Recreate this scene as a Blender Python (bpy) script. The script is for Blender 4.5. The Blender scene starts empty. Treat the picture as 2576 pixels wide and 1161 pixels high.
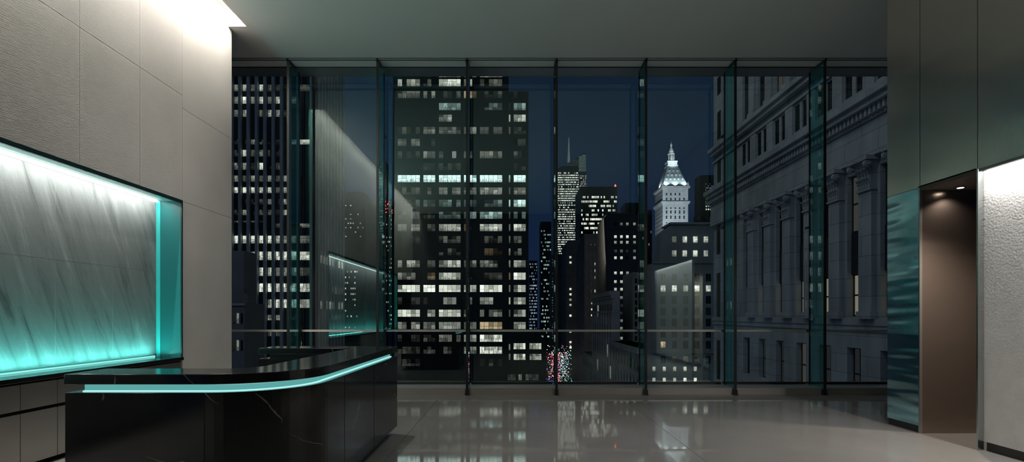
import bpy, math, random
from mathutils import Vector
S = bpy.context.scene
COL = S.collection
R = random.Random(7)
F = 1353.0          # focal length in pixels of the 2576-pixel wide frame
EYE = 1.5
CX, CY = 1288.0, 790.0
GROUND = -40.0      # street level, the lobby is on a high floor
CEIL = 6.23

def PX(px, y): return (px - CX) * y / F
def PZ(py, y): return EYE + (CY - py) * y / F

# ------------------------------------------------------------------ materials
MATS = {}
def _new(name):
    m = bpy.data.materials.new(name); m.use_nodes = True
    nt = m.node_tree; nt.nodes.clear()
    out = nt.nodes.new('ShaderNodeOutputMaterial')
    return m, nt, out
def N(nt, t, **kw):
    n = nt.nodes.new(t)
    for k, v in kw.items():
        if k in n.inputs: n.inputs[k].default_value = v
        else: setattr(n, k, v)
    return n
def L(nt, a, b): nt.links.new(a, b)
def ramp(nt, stops, fac):
    r = nt.nodes.new('ShaderNodeValToRGB')
    cr = r.color_ramp
    while len(cr.elements) < len(stops): cr.elements.new(0.5)
    for e, (p, c) in zip(cr.elements, stops):
        e.position = p; e.color = (c[0], c[1], c[2], 1) if not isinstance(c, (int, float)) else (c, c, c, 1)
    L(nt, fac, r.inputs['Fac']); return r
def mapped(nt, scale=(1, 1, 1), rot=(0, 0, 0)):
    """world position, turned by rot, then scaled along the turned axes"""
    g = nt.nodes.new('ShaderNodeNewGeometry')
    mp = nt.nodes.new('ShaderNodeMapping')
    mp.vector_type = 'TEXTURE'; mp.inputs['Scale'].default_value = [1 / k for k in scale]; mp.inputs['Rotation'].default_value = rot
    L(nt, g.outputs['Position'], mp.inputs['Vector'])
    return mp.outputs['Vector']
def pm(name, col, rough=0.5, metal=0.0, spec=0.5, aniso=0.0, var=0.0, vscale=3.0, bump=0.0, bscale=40.0, vstretch=(1, 1, 1)):
    if name in MATS: return MATS[name]
    m, nt, out = _new(name)
    b = N(nt, 'ShaderNodeBsdfPrincipled')
    b.inputs['Base Color'].default_value = (*col, 1); b.inputs['Roughness'].default_value = rough
    b.inputs['Metallic'].default_value = metal; b.inputs['Specular IOR Level'].default_value = spec
    b.inputs['Anisotropic'].default_value = aniso
    if var > 0:
        v = mapped(nt, vstretch)
        no = N(nt, 'ShaderNodeTexNoise', Scale=vscale, Detail=5.0)
        L(nt, v, no.inputs['Vector'])
        r = ramp(nt, [(0.25, [c * (1 - var) for c in col]), (0.75, [min(1, c * (1 + var)) for c in col])], no.outputs['Fac'])
        L(nt, r.outputs['Color'], b.inputs['Base Color'])
    if bump > 0:
        v = mapped(nt, vstretch)
        no = N(nt, 'ShaderNodeTexNoise', Scale=bscale, Detail=3.0)
        L(nt, v, no.inputs['Vector'])
        bp = N(nt, 'ShaderNodeBump', Strength=bump, Distance=0.01)
        L(nt, no.outputs['Fac'], bp.inputs['Height']); L(nt, bp.outputs['Normal'], b.inputs['Normal'])
    L(nt, b.outputs['BSDF'], out.inputs['Surface'])
    MATS[name] = m; return m
def em(name, col, strength, sample=False):
    if name in MATS: return MATS[name]
    m, nt, out = _new(name)
    e = N(nt, 'ShaderNodeEmission'); e.inputs['Color'].default_value = (*col, 1); e.inputs['Strength'].default_value = strength
    L(nt, e.outputs['Emission'], out.inputs['Surface'])
    if not sample: m.cycles.emission_sampling = 'NONE'
    MATS[name] = m; return m
TINT = {'n': (0.98, 1.0, 0.86), 'c': (0.72, 1.0, 0.93), 'w': (1.0, 0.74, 0.45), 'b': (0.62, 0.80, 1.0)}
LEV = [0.0, 0.012, 0.03, 0.065, 0.12, 0.21, 0.36, 0.56, 0.82, 1.2]
def wmat(level, tint='n', scale=1.0):
    """a lit window: office light behind the glass, uneven with ceilings, blinds and furniture"""
    level = max(1, min(9, int(round(level))))
    name = f'lit_window_{level}_{tint}_{scale:g}'
    if name in MATS: return MATS[name]
    m, nt, out = _new(name)
    v = mapped(nt, (3.0 * scale, 3.0 * scale, 5.5 * scale))
    no = N(nt, 'ShaderNodeTexNoise', Scale=1.0, Detail=3.0, Roughness=0.7)
    L(nt, v, no.inputs['Vector'])
    r0 = ramp(nt, [(0.33, 0.3), (0.43, 0.85), (0.58, 1.0), (0.70, 1.5)], no.outputs['Fac'])
    tc = nt.nodes.new('ShaderNodeTexCoord'); sz = nt.nodes.new('ShaderNodeSeparateXYZ'); L(nt, tc.outputs['Generated'], sz.inputs[0])
    n2 = N(nt, 'ShaderNodeTexNoise', Scale=1.0, Detail=2.0); L(nt, mapped(nt, (2.6 * scale, 2.6 * scale, 0.5)), n2.inputs['Vector'])
    h = N(nt, 'ShaderNodeMapRange'); L(nt, n2.outputs['Fac'], h.inputs['Value']); h.inputs['From Min'].default_value = 0.35; h.inputs['From Max'].default_value = 0.7; h.inputs['To Min'].default_value = 0.0; h.inputs['To Max'].default_value = 0.6
    lt = N(nt, 'ShaderNodeMath', operation='GREATER_THAN'); L(nt, sz.outputs['Z'], lt.inputs[0]); L(nt, h.outputs[0], lt.inputs[1])
    fu = N(nt, 'ShaderNodeMapRange'); L(nt, lt.outputs[0], fu.inputs['Value']); fu.inputs['To Min'].default_value = 0.45
    r = N(nt, 'ShaderNodeMixRGB', blend_type='MULTIPLY', Fac=1.0); L(nt, r0.outputs['Color'], r.inputs['Color1']); L(nt, fu.outputs[0], r.inputs['Color2'])
    mu = N(nt, 'ShaderNodeMath', operation='MULTIPLY'); L(nt, r.outputs['Color'], mu.inputs[0])
    mu.inputs[1].default_value = LEV[level] * 1.05
    e = N(nt, 'ShaderNodeEmission'); e.inputs['Color'].default_value = (*TINT[tint], 1)
    L(nt, mu.outputs[0], e.inputs['Strength']); L(nt, e.outputs['Emission'], out.inputs['Surface'])
    m.cycles.emission_sampling = 'NONE'
    MATS[name] = m; return m
def glass(name, tint, refl=1.0, body=None, bodyfac=0.0):
    if name in MATS: return MATS[name]
    m, nt, out = _new(name)
    g = N(nt, 'ShaderNodeNewGeometry')
    fr = N(nt, 'ShaderNodeFresnel', IOR=1.52)
    inv = N(nt, 'ShaderNodeMath', operation='SUBTRACT'); inv.inputs[0].default_value = refl; 
    k = N(nt, 'ShaderNodeMath', operation='MULTIPLY'); k.inputs[1].default_value = refl
    L(nt, g.outputs['Backfacing'], k.inputs[0]); L(nt, k.outputs[0], inv.inputs[1])
    mu = N(nt, 'ShaderNodeMath', operation='MULTIPLY', use_clamp=True); L(nt, fr.outputs[0], mu.inputs[0]); L(nt, inv.outputs[0], mu.inputs[1])
    tr = N(nt, 'ShaderNodeBsdfTransparent'); tr.inputs['Color'].default_value = (*tint, 1)
    gl = N(nt, 'ShaderNodeBsdfGlossy', Roughness=0.0); gl.inputs['Color'].default_value = (0.76, 0.97, 0.95, 1)
    base = tr.outputs[0]
    if body:
        d = N(nt, 'ShaderNodeBsdfDiffuse'); d.inputs['Color'].default_value = (*body, 1)
        mx0 = N(nt, 'ShaderNodeMixShader', Fac=bodyfac); L(nt, base, mx0.inputs[1]); L(nt, d.outputs[0], mx0.inputs[2]); base = mx0.outputs[0]
    mx = N(nt, 'ShaderNodeMixShader'); L(nt, mu.outputs[0], mx.inputs[0]); L(nt, base, mx.inputs[1]); L(nt, gl.outputs[0], mx.inputs[2])
    L(nt, mx.outputs[0], out.inputs['Surface'])
    MATS[name] = m; return m

def mat_wall_panel(name, k):
    m, nt, out = _new(name)
    b = N(nt, 'ShaderNodeBsdfPrincipled', Roughness=0.75); b.inputs['Specular IOR Level'].default_value = 0.25
    v = mapped(nt, (1, 0.22, 1), (math.radians(3), 0, 0))
    w = N(nt, 'ShaderNodeTexWave', wave_type='BANDS', bands_direction='Z', Scale=24.0, Distortion=4.5, Detail=3.0)
    w.inputs['Detail Scale'].default_value = 2.2
    L(nt, v, w.inputs['Vector'])
    v2 = mapped(nt, (1, 1, 1))
    no = N(nt, 'ShaderNodeTexNoise', Scale=44.0, Detail=3.0, Roughness=0.7); L(nt, v2, no.inputs['Vector'])
    no2 = N(nt, 'ShaderNodeTexNoise', Scale=0.9, Detail=4.0); L(nt, v2, no2.inputs['Vector'])
    mx = N(nt, 'ShaderNodeMath', operation='MULTIPLY'); L(nt, w.outputs['Fac'], mx.inputs[0]); L(nt, no.outputs['Fac'], mx.inputs[1])
    bp = N(nt, 'ShaderNodeBump', Strength=0.2 * k, Distance=0.006); L(nt, mx.outputs[0], bp.inputs['Height'])
    L(nt, bp.outputs['Normal'], b.inputs['Normal'])
    r = ramp(nt, [(0.25, (0.50, 0.485, 0.46)), (0.75, (0.60, 0.585, 0.56))], no2.outputs['Fac'])
    r2 = ramp(nt, [(0.0, 1 - .10 * k), (0.5, 1.0)], mx.outputs[0])
    mm = N(nt, 'ShaderNodeMixRGB', blend_type='MULTIPLY'); mm.inputs['Fac'].default_value = 1
    L(nt, r.outputs['Color'], mm.inputs['Color1']); L(nt, r2.outputs['Color'], mm.inputs['Color2'])
    L(nt, mm.outputs['Color'], b.inputs['Base Color']); L(nt, b.outputs['BSDF'], out.inputs['Surface'])
    return m
def mat_niche_stone():
    m, nt, out = _new('veined_grey_stone')
    b = N(nt, 'ShaderNodeBsdfPrincipled', Roughness=0.6); b.inputs['Specular IOR Level'].default_value = 0.3
    v = mapped(nt, (1, 4.2, 0.6), (math.radians(22), 0, 0))
    no = N(nt, 'ShaderNodeTexNoise', Scale=1.7, Detail=8.0, Roughness=0.62, Distortion=0.6); L(nt, v, no.inputs['Vector'])
    r = ramp(nt, [(0.30, (0.10, 0.103, 0.10)), (0.44, (0.20, 0.205, 0.20)), (0.58, (0.23, 0.235, 0.23)), (0.74, (0.36, 0.36, 0.35))], no.outputs['Fac'])
    L(nt, r.outputs['Color'], b.inputs['Base Color'])
    n2 = N(nt, 'ShaderNodeTexNoise', Scale=60.0, Detail=4.0); L(nt, mapped(nt, (1, 1, 0.8)), n2.inputs['Vector'])
    bp = N(nt, 'ShaderNodeBump', Strength=0.35, Distance=0.008); L(nt, n2.outputs['Fac'], bp.inputs['Height'])
    L(nt, bp.outputs['Normal'], b.inputs['Normal'])
    L(nt, b.outputs['BSDF'], out.inputs['Surface']); return m
def mat_marble():
    m, nt, out = _new('black_marble')
    b = N(nt, 'ShaderNodeBsdfPrincipled', Roughness=0.11); b.inputs['Specular IOR Level'].default_value = 0.5
    v = mapped(nt, (0.42, 0.6, 1.5), (0.15, math.radians(27), 0.1))
    n1 = N(nt, 'ShaderNodeTexNoise', Scale=2.2, Detail=4.0); L(nt, v, n1.inputs['Vector'])
    ad = N(nt, 'ShaderNodeMixRGB', blend_type='ADD'); ad.inputs['Fac'].default_value = 0.22
    L(nt, v, ad.inputs['Color1']); L(nt, n1.outputs['Color'], ad.inputs['Color2'])
    vo = N(nt, 'ShaderNodeTexVoronoi', feature='DISTANCE_TO_EDGE', Scale=1.25); L(nt, ad.outputs['Color'], vo.inputs['Vector'])
    line = ramp(nt, [(0.0, 1.0), (0.003, 0.0)], vo.outputs['Distance'])
    n2 = N(nt, 'ShaderNodeTexNoise', Scale=3.1, Detail=2.0); L(nt, v, n2.inputs['Vector'])
    mask = ramp(nt, [(0.52, 0.0), (0.62, 1.0)], n2.outputs['Fac'])
    mu = N(nt, 'ShaderNodeMath', operation='MULTIPLY'); L(nt, line.outputs['Color'], mu.inputs[0]); L(nt, mask.outputs['Color'], mu.inputs[1])
    n3 = N(nt, 'ShaderNodeTexNoise', Scale=16.0, Detail=2.0); L(nt, v, n3.inputs['Vector'])
    spk = ramp(nt, [(0.76, 0.0), (0.79, 0.35)], n3.outputs['Fac'])
    mxm = N(nt, 'ShaderNodeMath', operation='MAXIMUM'); L(nt, mu.outputs[0], mxm.inputs[0]); L(nt, spk.outputs['Color'], mxm.inputs[1])
    c = ramp(nt, [(0.0, (0.008, 0.008, 0.009)), (1.0, (0.34, 0.32, 0.29))], mxm.outputs[0])
    L(nt, c.outputs['Color'], b.inputs['Base Color']); L(nt, b.outputs['BSDF'], out.inputs['Surface']); return m
def mat_floor():
    m, nt, out = _new('polished_concrete')
    b = N(nt, 'ShaderNodeBsdfPrincipled'); b.inputs['Specular IOR Level'].default_value = 0.9
    v = mapped(nt)
    n1 = N(nt, 'ShaderNodeTexNoise', Scale=0.8, Detail=6.0, Roughness=0.6); L(nt, v, n1.inputs['Vector'])
    n2 = N(nt, 'ShaderNodeTexNoise', Scale=90.0, Detail=2.0); L(nt, v, n2.inputs['Vector'])
    r = ramp(nt, [(0.3, (0.30, 0.29, 0.275)), (0.7, (0.36, 0.35, 0.335))], n1.outputs['Fac'])
    r2 = ramp(nt, [(0.3, 0.86), (0.7, 1.0)], n2.outputs['Fac'])
    mm = N(nt, 'ShaderNodeMixRGB', blend_type='MULTIPLY'); mm.inputs['Fac'].default_value = 1
    L(nt, r.outputs['Color'], mm.inputs['Color1']); L(nt, r2.outputs['Color'], mm.inputs['Color2'])
    L(nt, mm.outputs['Color'], b.inputs['Base Color'])
    rr = ramp(nt, [(0.3, 0.025), (0.7, 0.06)], n1.outputs['Fac']); L(nt, rr.outputs['Color'], b.inputs['Roughness'])
    n3 = N(nt, 'ShaderNodeTexNoise', Scale=1.3, Detail=2.0); L(nt, v, n3.inputs['Vector'])
    bp = N(nt, 'ShaderNodeBump', Strength=0.03, Distance=0.02); L(nt, n3.outputs['Fac'], bp.inputs['Height']); L(nt, bp.outputs['Normal'], b.inputs['Normal'])
    L(nt, b.outputs['BSDF'], out.inputs['Surface']); return m
def mat_steel(name, col, rough, wav, hs=(0.5, 0.35, 5.0), brush=0.04):
    m, nt, out = _new(name)
    b = N(nt, 'ShaderNodeBsdfPrincipled', Metallic=1.0, Roughness=rough); b.inputs['Base Color'].default_value = (*col, 1)
    n1 = N(nt, 'ShaderNodeTexNoise', Scale=1.0, Detail=1.0); L(nt, mapped(nt, hs), n1.inputs['Vector'])
    n2 = N(nt, 'ShaderNodeTexNoise', Scale=1.0, Detail=2.0); L(nt, mapped(nt, (260, 260, 5)), n2.inputs['Vector'])
    b1 = N(nt, 'ShaderNodeBump', Strength=wav, Distance=0.05); L(nt, n1.outputs['Fac'], b1.inputs['Height'])
    b2 = N(nt, 'ShaderNodeBump', Strength=brush, Distance=0.01); L(nt, n2.outputs['Fac'], b2.inputs['Height']); L(nt, b1.outputs['Normal'], b2.inputs['Normal'])
    L(nt, b2.outputs['Normal'], b.inputs['Normal']); L(nt, b.outputs['BSDF'], out.inputs['Surface']); return m

# ------------------------------------------------------------------ mesh helpers
class MB:
    def __init__(s): s.v = []; s.f = []; s.m = []; s.smooth = []
    def face(s, pts, mi=0, sm=False):
        i = len(s.v); s.v += [tuple(p) for p in pts]; s.f.append(list(range(i, i + len(pts)))); s.m.append(mi); s.smooth.append(sm)
    def box(s, x0, x1, y0, y1, z0, z1, mi=0):
        if x0 > x1: x0, x1 = x1, x0
        if y0 > y1: y0, y1 = y1, y0
        if z0 > z1: z0, z1 = z1, z0
        s.frus((x0, x1, y0, y1), z0, (x0, x1, y0, y1), z1, mi)
        return s
    def frus(s, a, z0, c, z1, mi=0):
        i = len(s.v)
        s.v += [(a[0], a[2], z0), (a[1], a[2], z0), (a[1], a[3], z0), (a[0], a[3], z0),
                (c[0], c[2], z1), (c[1], c[2], z1), (c[1], c[3], z1), (c[0], c[3], z1)]
        for q in ((3, 2, 1, 0), (4, 5, 6, 7), (0, 1, 5, 4), (1, 2, 6, 5), (2, 3, 7, 6), (3, 0, 4, 7)):
            s.f.append([i + k for k in q]); s.m.append(mi); s.smooth.append(False)
        return s
    def prism(s, poly, z0, z1, mi=0, smooth_from=None):
        i = len(s.v); n = len(poly)
        s.v += [(p[0], p[1], z0) for p in poly] + [(p[0], p[1], z1) for p in poly]
        s.f.append([i + k for k in range(n - 1, -1, -1)]); s.f.append([i + n + k for k in range(n)])
        s.m += [mi, mi]; s.smooth += [False, False]
        for k in range(n):
            j = (k + 1) % n
            s.f.append([i + k, i + j, i + n + j, i + n + k]); s.m.append(mi); s.smooth.append(False)
        return s
    def vprism(s, poly, y0, y1, mi=0):
        """polygon in x,z (counter-clockwise seen from -y) pushed along y"""
        i = len(s.v); n = len(poly)
        s.v += [(p[0], y0, p[1]) for p in poly] + [(p[0], y1, p[1]) for p in poly]
        s.f.append([i + k for k in range(n)]); s.f.append([i + n + k for k in range(n - 1, -1, -1)])
        s.m += [mi, mi]; s.smooth += [False, False]
        for k in range(n):
            j = (k + 1) % n
            s.f.append([i + j, i + k, i + n + k, i + n + j]); s.m.append(mi); s.smooth.append(False)
        return s
    def lathe(s, cx, cy, prof, n=16, mi=0):
        i = len(s.v)
        for r, z in prof:
            for k in range(n):
                a = 2 * math.pi * k / n; s.v.append((cx + r * math.cos(a), cy + r * math.sin(a), z))
        for j in range(len(prof) - 1):
            for k in range(n):
                k2 = (k + 1) % n
                s.f.append([i + j * n + k, i + j * n + k2, i + (j + 1) * n + k2, i + (j + 1) * n + k]); s.m.append(mi); s.smooth.append(True)
        s.f.append([i + k for k in range(n - 1, -1, -1)]); s.m.append(mi); s.smooth.append(False)
        t = i + (len(prof) - 1) * n
        s.f.append([t + k for k in range(n)]); s.m.append(mi); s.smooth.append(False)
        return s
    def octa(s, x, y, z, r, mi=0):
        i = len(s.v)
        s.v += [(x + r, y, z), (x, y + r, z), (x - r, y, z), (x, y - r, z), (x, y, z + r), (x, y, z - r)]
        for k in range(4):
            s.f.append([i + k, i + (k + 1) % 4, i + 4]); s.f.append([i + (k + 1) % 4, i + k, i + 5]); s.m += [mi, mi]; s.smooth += [False, False]
        return s
    def build(s, name, mats, parent=None, bevel=0.0):
        if not isinstance(mats, (list, tuple)): mats = [mats]
        org = ORG.get(parent.name, (0, 0, 0)) if parent else None
        if org is None or parent is None:
            xs = [v[0] for v in s.v]; ys = [v[1] for v in s.v]; zs = [v[2] for v in s.v]
            org = ((min(xs) + max(xs)) / 2, (min(ys) + max(ys)) / 2, min(zs))
        me = bpy.data.meshes.new(name)
        me.from_pydata([(v[0] - org[0], v[1] - org[1], v[2] - org[2]) for v in s.v], [], s.f)
        for m in mats: me.materials.append(m)
        me.polygons.foreach_set('material_index', s.m); me.polygons.foreach_set('use_smooth', s.smooth)
        me.update()
        o = bpy.data.objects.new(name, me); COL.objects.link(o)
        if parent: o.parent = parent
        else: o.location = org
        ORG[o.name] = org
        if bevel:
            bv = o.modifiers.new('bevel', 'BEVEL'); bv.width = bevel; bv.segments = 2; bv.limit_method = 'ANGLE'
        return o
ORG = {}
def thing(name, label, cat, loc, group=None):
    o = bpy.data.objects.new(name, None); COL.objects.link(o); o.location = loc; o.empty_display_size = 0.2
    ORG[o.name] = tuple(loc); tag(o, label, cat, group); return o
def tag(o, label, cat, group=None, kind=None):
    o['label'] = label; o['category'] = cat
    if group: o['group'] = group
    if kind: o['kind'] = kind
    return o
def struct(o, label=None):
    o['kind'] = 'structure'
    if label: o['label'] = label; o['category'] = o.name.split('_')[0]
    return o
def B(*a): return MB().box(*a)
def area(name, loc, rot, sx, sy, energy, col=(1, 1, 1), spread=180):
    l = bpy.data.lights.new(name, 'AREA'); l.shape = 'RECTANGLE'; l.size = sx; l.size_y = sy; l.energy = energy; l.color = col
    l.spread = math.radians(spread)
    o = bpy.data.objects.new(name, l); COL.objects.link(o); o.location = loc; o.rotation_euler = rot
    return o
def spot(name, loc, target, energy, angle, col=(1, 1, 1), blend=0.6, size=0.05):
    l = bpy.data.lights.new(name, 'SPOT'); l.energy = energy; l.color = col; l.spot_size = math.radians(angle); l.spot_blend = blend; l.shadow_soft_size = size
    o = bpy.data.objects.new(name, l); COL.objects.link(o); o.location = loc
    o.rotation_euler = (Vector(target) - Vector(loc)).to_track_quat('-Z', 'Y').to_euler(); return o

# ------------------------------------------------------------------ materials in use
M_WALL = mat_wall_panel('combed_stone', 1.0); M_SMOOTH = mat_wall_panel('honed_stone', 0.22); M_NICHE = mat_niche_stone(); M_MARBLE = mat_marble(); M_FLOOR = mat_floor()
M_STEEL = mat_steel('brushed_steel', (0.86, 0.76, 0.68), 0.2, 0.3, (0.35, 0.3, 1.6))
M_PIER = mat_steel('polished_pier_steel', (0.54, 0.85, 0.95), 0.10, 0.8, (0.5, 0.6, 4.5))  # teal of the mirrored surroundings is tinted into the base colour
M_BRONZE = mat_steel('bronze_steel', (0.34, 0.29, 0.26), 0.22, 0.08)
M_CAB = mat_steel('cabinet_metal', (0.40, 0.375, 0.35), 0.36, 0.05)
M_CEIL = pm('ceiling_paint', (0.72, 0.72, 0.70), 0.55, spec=0.3)
M_SLOT = pm('white_slot_paint', (0.85, 0.84, 0.81), 0.6)
M_PLASTER = pm('white_textured_plaster', (0.62, 0.61, 0.60), 0.75, spec=0.2, var=0.06, vscale=6, bump=0.35, bscale=42)
M_DARK = pm('black_metal', (0.012, 0.013, 0.014), 0.35, spec=0.5)
M_GAP = pm('shadow_gap', (0.01, 0.01, 0.01), 0.9, spec=0.1)
M_BACKWALL = pm('dark_back_wall', (0.012, 0.012, 0.013), 0.5)
M_RAIL = pm('rail_metal', (0.62, 0.60, 0.57), 0.45, metal=0.4)
M_SILL = pm('sill_metal', (0.50, 0.47, 0.44), 0.38, metal=0.7)
M_BORDER = pm('floor_border', (0.17, 0.155, 0.14), 0.5, var=0.1)
M_GLASS = glass('window_glass', (0.93, 0.965, 0.96), 3.7)
M_FIN = glass('teal_fin_glass', (0.62, 0.88, 0.88), 1.0, body=(0.10, 0.42, 0.42), bodyfac=0.10)
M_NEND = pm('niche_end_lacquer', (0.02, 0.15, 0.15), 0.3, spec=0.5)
M_SOFFIT = pm('niche_soffit', (0.45, 0.47, 0.46), 0.4)
TEAL = (0.14, 0.84, 0.77)

# ------------------------------------------------------------------ the room
yf0, yf1 = -4.0, 10.78          # room depth behind and before the camera
m = MB()                        # floor slabs with open hairline joints
xs = [-8.0, -4.55, -1.31, 1.98, 5.27, 8.4]; ys = [-4.0, -0.4, 3.2, 9.44]
for i in range(len(xs) - 1):
    for j in range(len(ys) - 1):
        m.box(xs[i] + .003, xs[i + 1] - .003, ys[j] + .003, ys[j + 1] - .003, -0.05, 0)
m.box(-8, 8.4, -4, 10.8, -0.3, -0.04, 1)
struct(m.build('floor', [M_FLOOR, M_GAP]), 'polished grey concrete floor with hairline joints before the windows')
struct(B(-8, 8.4, 9.443, 10.8, -0.04, 0.001).build('trim_1', M_BORDER), 'matt brown grey floor border along the window sill')
struct(B(-8, 8.4, 10.06, 10.78, 0.001, 0.126).build('trim_2', M_SILL), 'low metal sill under the window wall')

m = MB()
m.box(-4.37, 8.4, yf0, 10.68, CEIL, CEIL + .35)
m.box(-8.0, -5.0, yf0, 10.68, CEIL, CEIL + .35)
m.box(-5.0, -4.37, 8.85, 10.68, CEIL, CEIL + .35)
m.box(-5.0, -4.67, yf0, 8.85, 6.46, CEIL + .35, 1)
m.box(-4.67, -4.369, yf0, 8.85, 6.46, CEIL + .35, 1)
m.box(-4.37, -4.366, yf0, 8.85, CEIL + .002, 6.46, 1)
m.box(-4.67, -4.37, 8.846, 8.85, CEIL + .002, 6.46, 1)
struct(m.build('ceiling', [M_CEIL, M_SLOT]), 'plain grey ceiling with a glowing light slot beside the stone wall')
m = MB()
m.box(-8, 8.4, 9.93, 9.94, CEIL - .008, CEIL); m.box(-8, 8.4, 10.0, 10.012, CEIL - .012, CEIL)
struct(m.build('trim_3', M_DARK), 'pair of thin black ceiling tracks in front of the glass fins')
struct(B(-8, 8.4, 10.29, 10.68, CEIL - .012, CEIL).build('trim_4', pm('head_paint', (0.16, 0.17, 0.19), 0.25)), 'dark head channel above the window wall')
struct(B(-8, 8.4, 10.283, 10.29, CEIL - .02, CEIL).build('trim_5', M_DARK), 'black edge line on the head channel')

# left wall: combed stone panels over the niche and the pier beside it
NT, NB, NX = 3.10, 0.90, -5.02    # niche top, sill, back plane
WX, WE = -4.67, 8.96
m = MB()
m.box(-5.4, WX - .03, yf0, WE - .002, NT + .01, 6.458, 1); m.box(-5.4, WX - .03, 7.63, WE - .002, 0, NT + .01, 1)
g = .0025
yy = [-4.0, -2.65, -.77, .17, 1.11, 2.05, 2.99, 3.93, 4.87, 5.81, 6.75, 7.62]
for a, b in zip(yy[:-1], yy[1:]):
    m.box(WX - .03, WX, a + g, b - g, NT + .012, 4.6 - g); m.box(WX - .03, WX, a + g, b - g, 4.6 + g, 6.458)
for z0, z1 in ((0, NT), (NT, 4.42), (4.42, 6.458)):
    m.box(WX - .03, WX, 7.62 + g, WE, z0 + g * (z0 > 0), z1 - g, 2)
m.box(-5.4, WX - .03, WE - .002, WE, 0, 6.458)
struct(m.build('wall_left', [M_WALL, M_GAP, M_SMOOTH]), 'pale combed stone wall over and beside the glowing niche')
m = MB()
m.box(-5.4, NX - .02, -.6, 7.63, 0, NT + .01, 1); m.box(NX - .02, NX - .0012, -.5, 7.6, NB + .045, NT - .03, 1)
ny = [-.5, .85, 1.7, 2.55, 3.4, 4.25, 5.05, 5.91, 6.76, 7.6]
for a, b in zip(ny[:-1], ny[1:]):
    m.box(NX - .02, NX, a + g, b - g, NB + .045, 2.10 - g); m.box(NX - .02, NX, a + g, b - g, 2.10 + g, NT - .03)
struct(m.build('wall_niche', [M_NICHE, pm('pale_joint', (0.4, 0.42, 0.41), 0.7)]), 'veined grey stone back of the niche washed white above and teal below')
m = MB()
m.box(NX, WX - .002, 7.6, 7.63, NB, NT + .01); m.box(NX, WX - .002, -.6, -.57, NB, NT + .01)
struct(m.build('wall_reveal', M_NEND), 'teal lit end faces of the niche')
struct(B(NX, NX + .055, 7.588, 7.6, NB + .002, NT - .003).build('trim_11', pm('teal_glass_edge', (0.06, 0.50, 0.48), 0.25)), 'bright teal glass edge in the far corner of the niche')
struct(B(NX, WX - .004, -.57, 7.6, NT - .002, NT + .01).build('trim_6', M_SOFFIT), 'pale soffit of the niche')
m = MB()
m.box(WX - .012, WX + .012, -.6, 7.6, NT - .035, NT + .012); m.box(WX - .012, WX + .006, 7.598, 7.622, NB + .002, NT + .012)
struct(m.build('trim_7', pm('teal_black_edge', (0.008, 0.03, 0.032), 0.25)), 'black metal edge framing the niche')
struct(B(-8.0, -7.9, yf0, 10.78, 0, CEIL).build('wall_end_left', M_CEIL))
struct(B(-5.4, 8.4, yf0 - .1, yf0, 0, CEIL + .3).build('wall_back', M_BACKWALL))

# right wall: steel panels above 3.1 m, steel pier, bronze alcove, plaster wall
RX = 5.15; ye, ya, yb, yw = 7.38, 6.79, 5.95, 1.9
m = MB()
pan = [(ye, ya), (ya, yb), (yb, 4.05), (4.05, 1.9), (1.9, -1.0), (-1.0, -4.0)]
for a, b in pan: m.box(RX, RX + .03, b + .004, a - .004 * (a != ye), NT + .004, CEIL)
m.box(RX + .03, 8.4, -4, ye, NT + .02, CEIL, 1); m.box(RX + .03, RX + .9, ye - .004, ye, NT + .004, CEIL)
struct(m.build('wall_right', [M_STEEL, M_GAP]), 'brushed steel wall panels above the alcove')
m = MB()
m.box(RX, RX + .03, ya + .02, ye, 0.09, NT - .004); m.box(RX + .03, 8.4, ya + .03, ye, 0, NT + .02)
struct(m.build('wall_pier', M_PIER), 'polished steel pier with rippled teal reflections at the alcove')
m = MB()
m.box(RX - .004, RX + .03, ya, ya + .02, 0, NT)
m.box(RX - .006, RX + .06, yb - .012, yb + .008, 0, NT + .004)
struct(m.build('trim_8', pm('bright_steel_edge', (0.5, 0.52, 0.52), 0.25, metal=1.0)), 'slim bright steel jambs of the alcove')
m = MB()
m.box(RX + .03, 6.9, ya, ya + .03, 0.0, NT - .04)
m.box(6.9, 6.93, yb, ya + .03, 0, NT)
struct(m.build('wall_alcove', M_BRONZE), 'dark bronze back wall of the alcove')
struct(B(RX + .0, 6.93, yb + .02, ya + .03, NT - .035, NT + .02).build('trim_9', pm('alcove_soffit', (0.03, 0.028, 0.026), 0.4)), 'dark soffit of the alcove')
m = MB()
m.box(RX + .06, RX + .24, yw, yb - .013, 0.10, NT - .02); m.box(RX + .04, 6.93, yw, yb - .02, NT - .006, NT + .02)
m.box(RX + .24, 6.9, yw, yw + .1, 0, NT - .1)
m.box(RX + .24, 6.9, yb - .1, yb - .02, 0, NT - .1)
struct(m.build('wall_plaster', M_PLASTER), 'white textured plaster wall lit from above at the right edge')
struct(B(RX + .085, RX + .24, yw, yb - .02, 0, 0.10).build('baseboard_right', pm('dark_base', (0.05, 0.05, 0.048), 0.3, metal=0.6)), 'recessed dark baseboard under the white plaster wall')
struct(B(RX + .02, RX + .04, ya + .02, ye, 0, 0.09).build('baseboard_pier', M_DARK), 'recessed dark base of the steel pier')
struct(B(RX, RX + .1, -4, yw, 0, NT).build('wall_right_rear', M_BACKWALL))
struct(B(8.3, 8.4, ye, 10.78, 0, CEIL).build('wall_end_right', M_BACKWALL))
struct(B(RX - .006, RX + .002, yw, yb - .02, NT - .03, NT + .003).build('trim_10', pm('lip_steel', (0.3, 0.3, 0.3), 0.3, metal=1.0)), 'steel lip hiding the light strip over the plaster wall')

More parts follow.
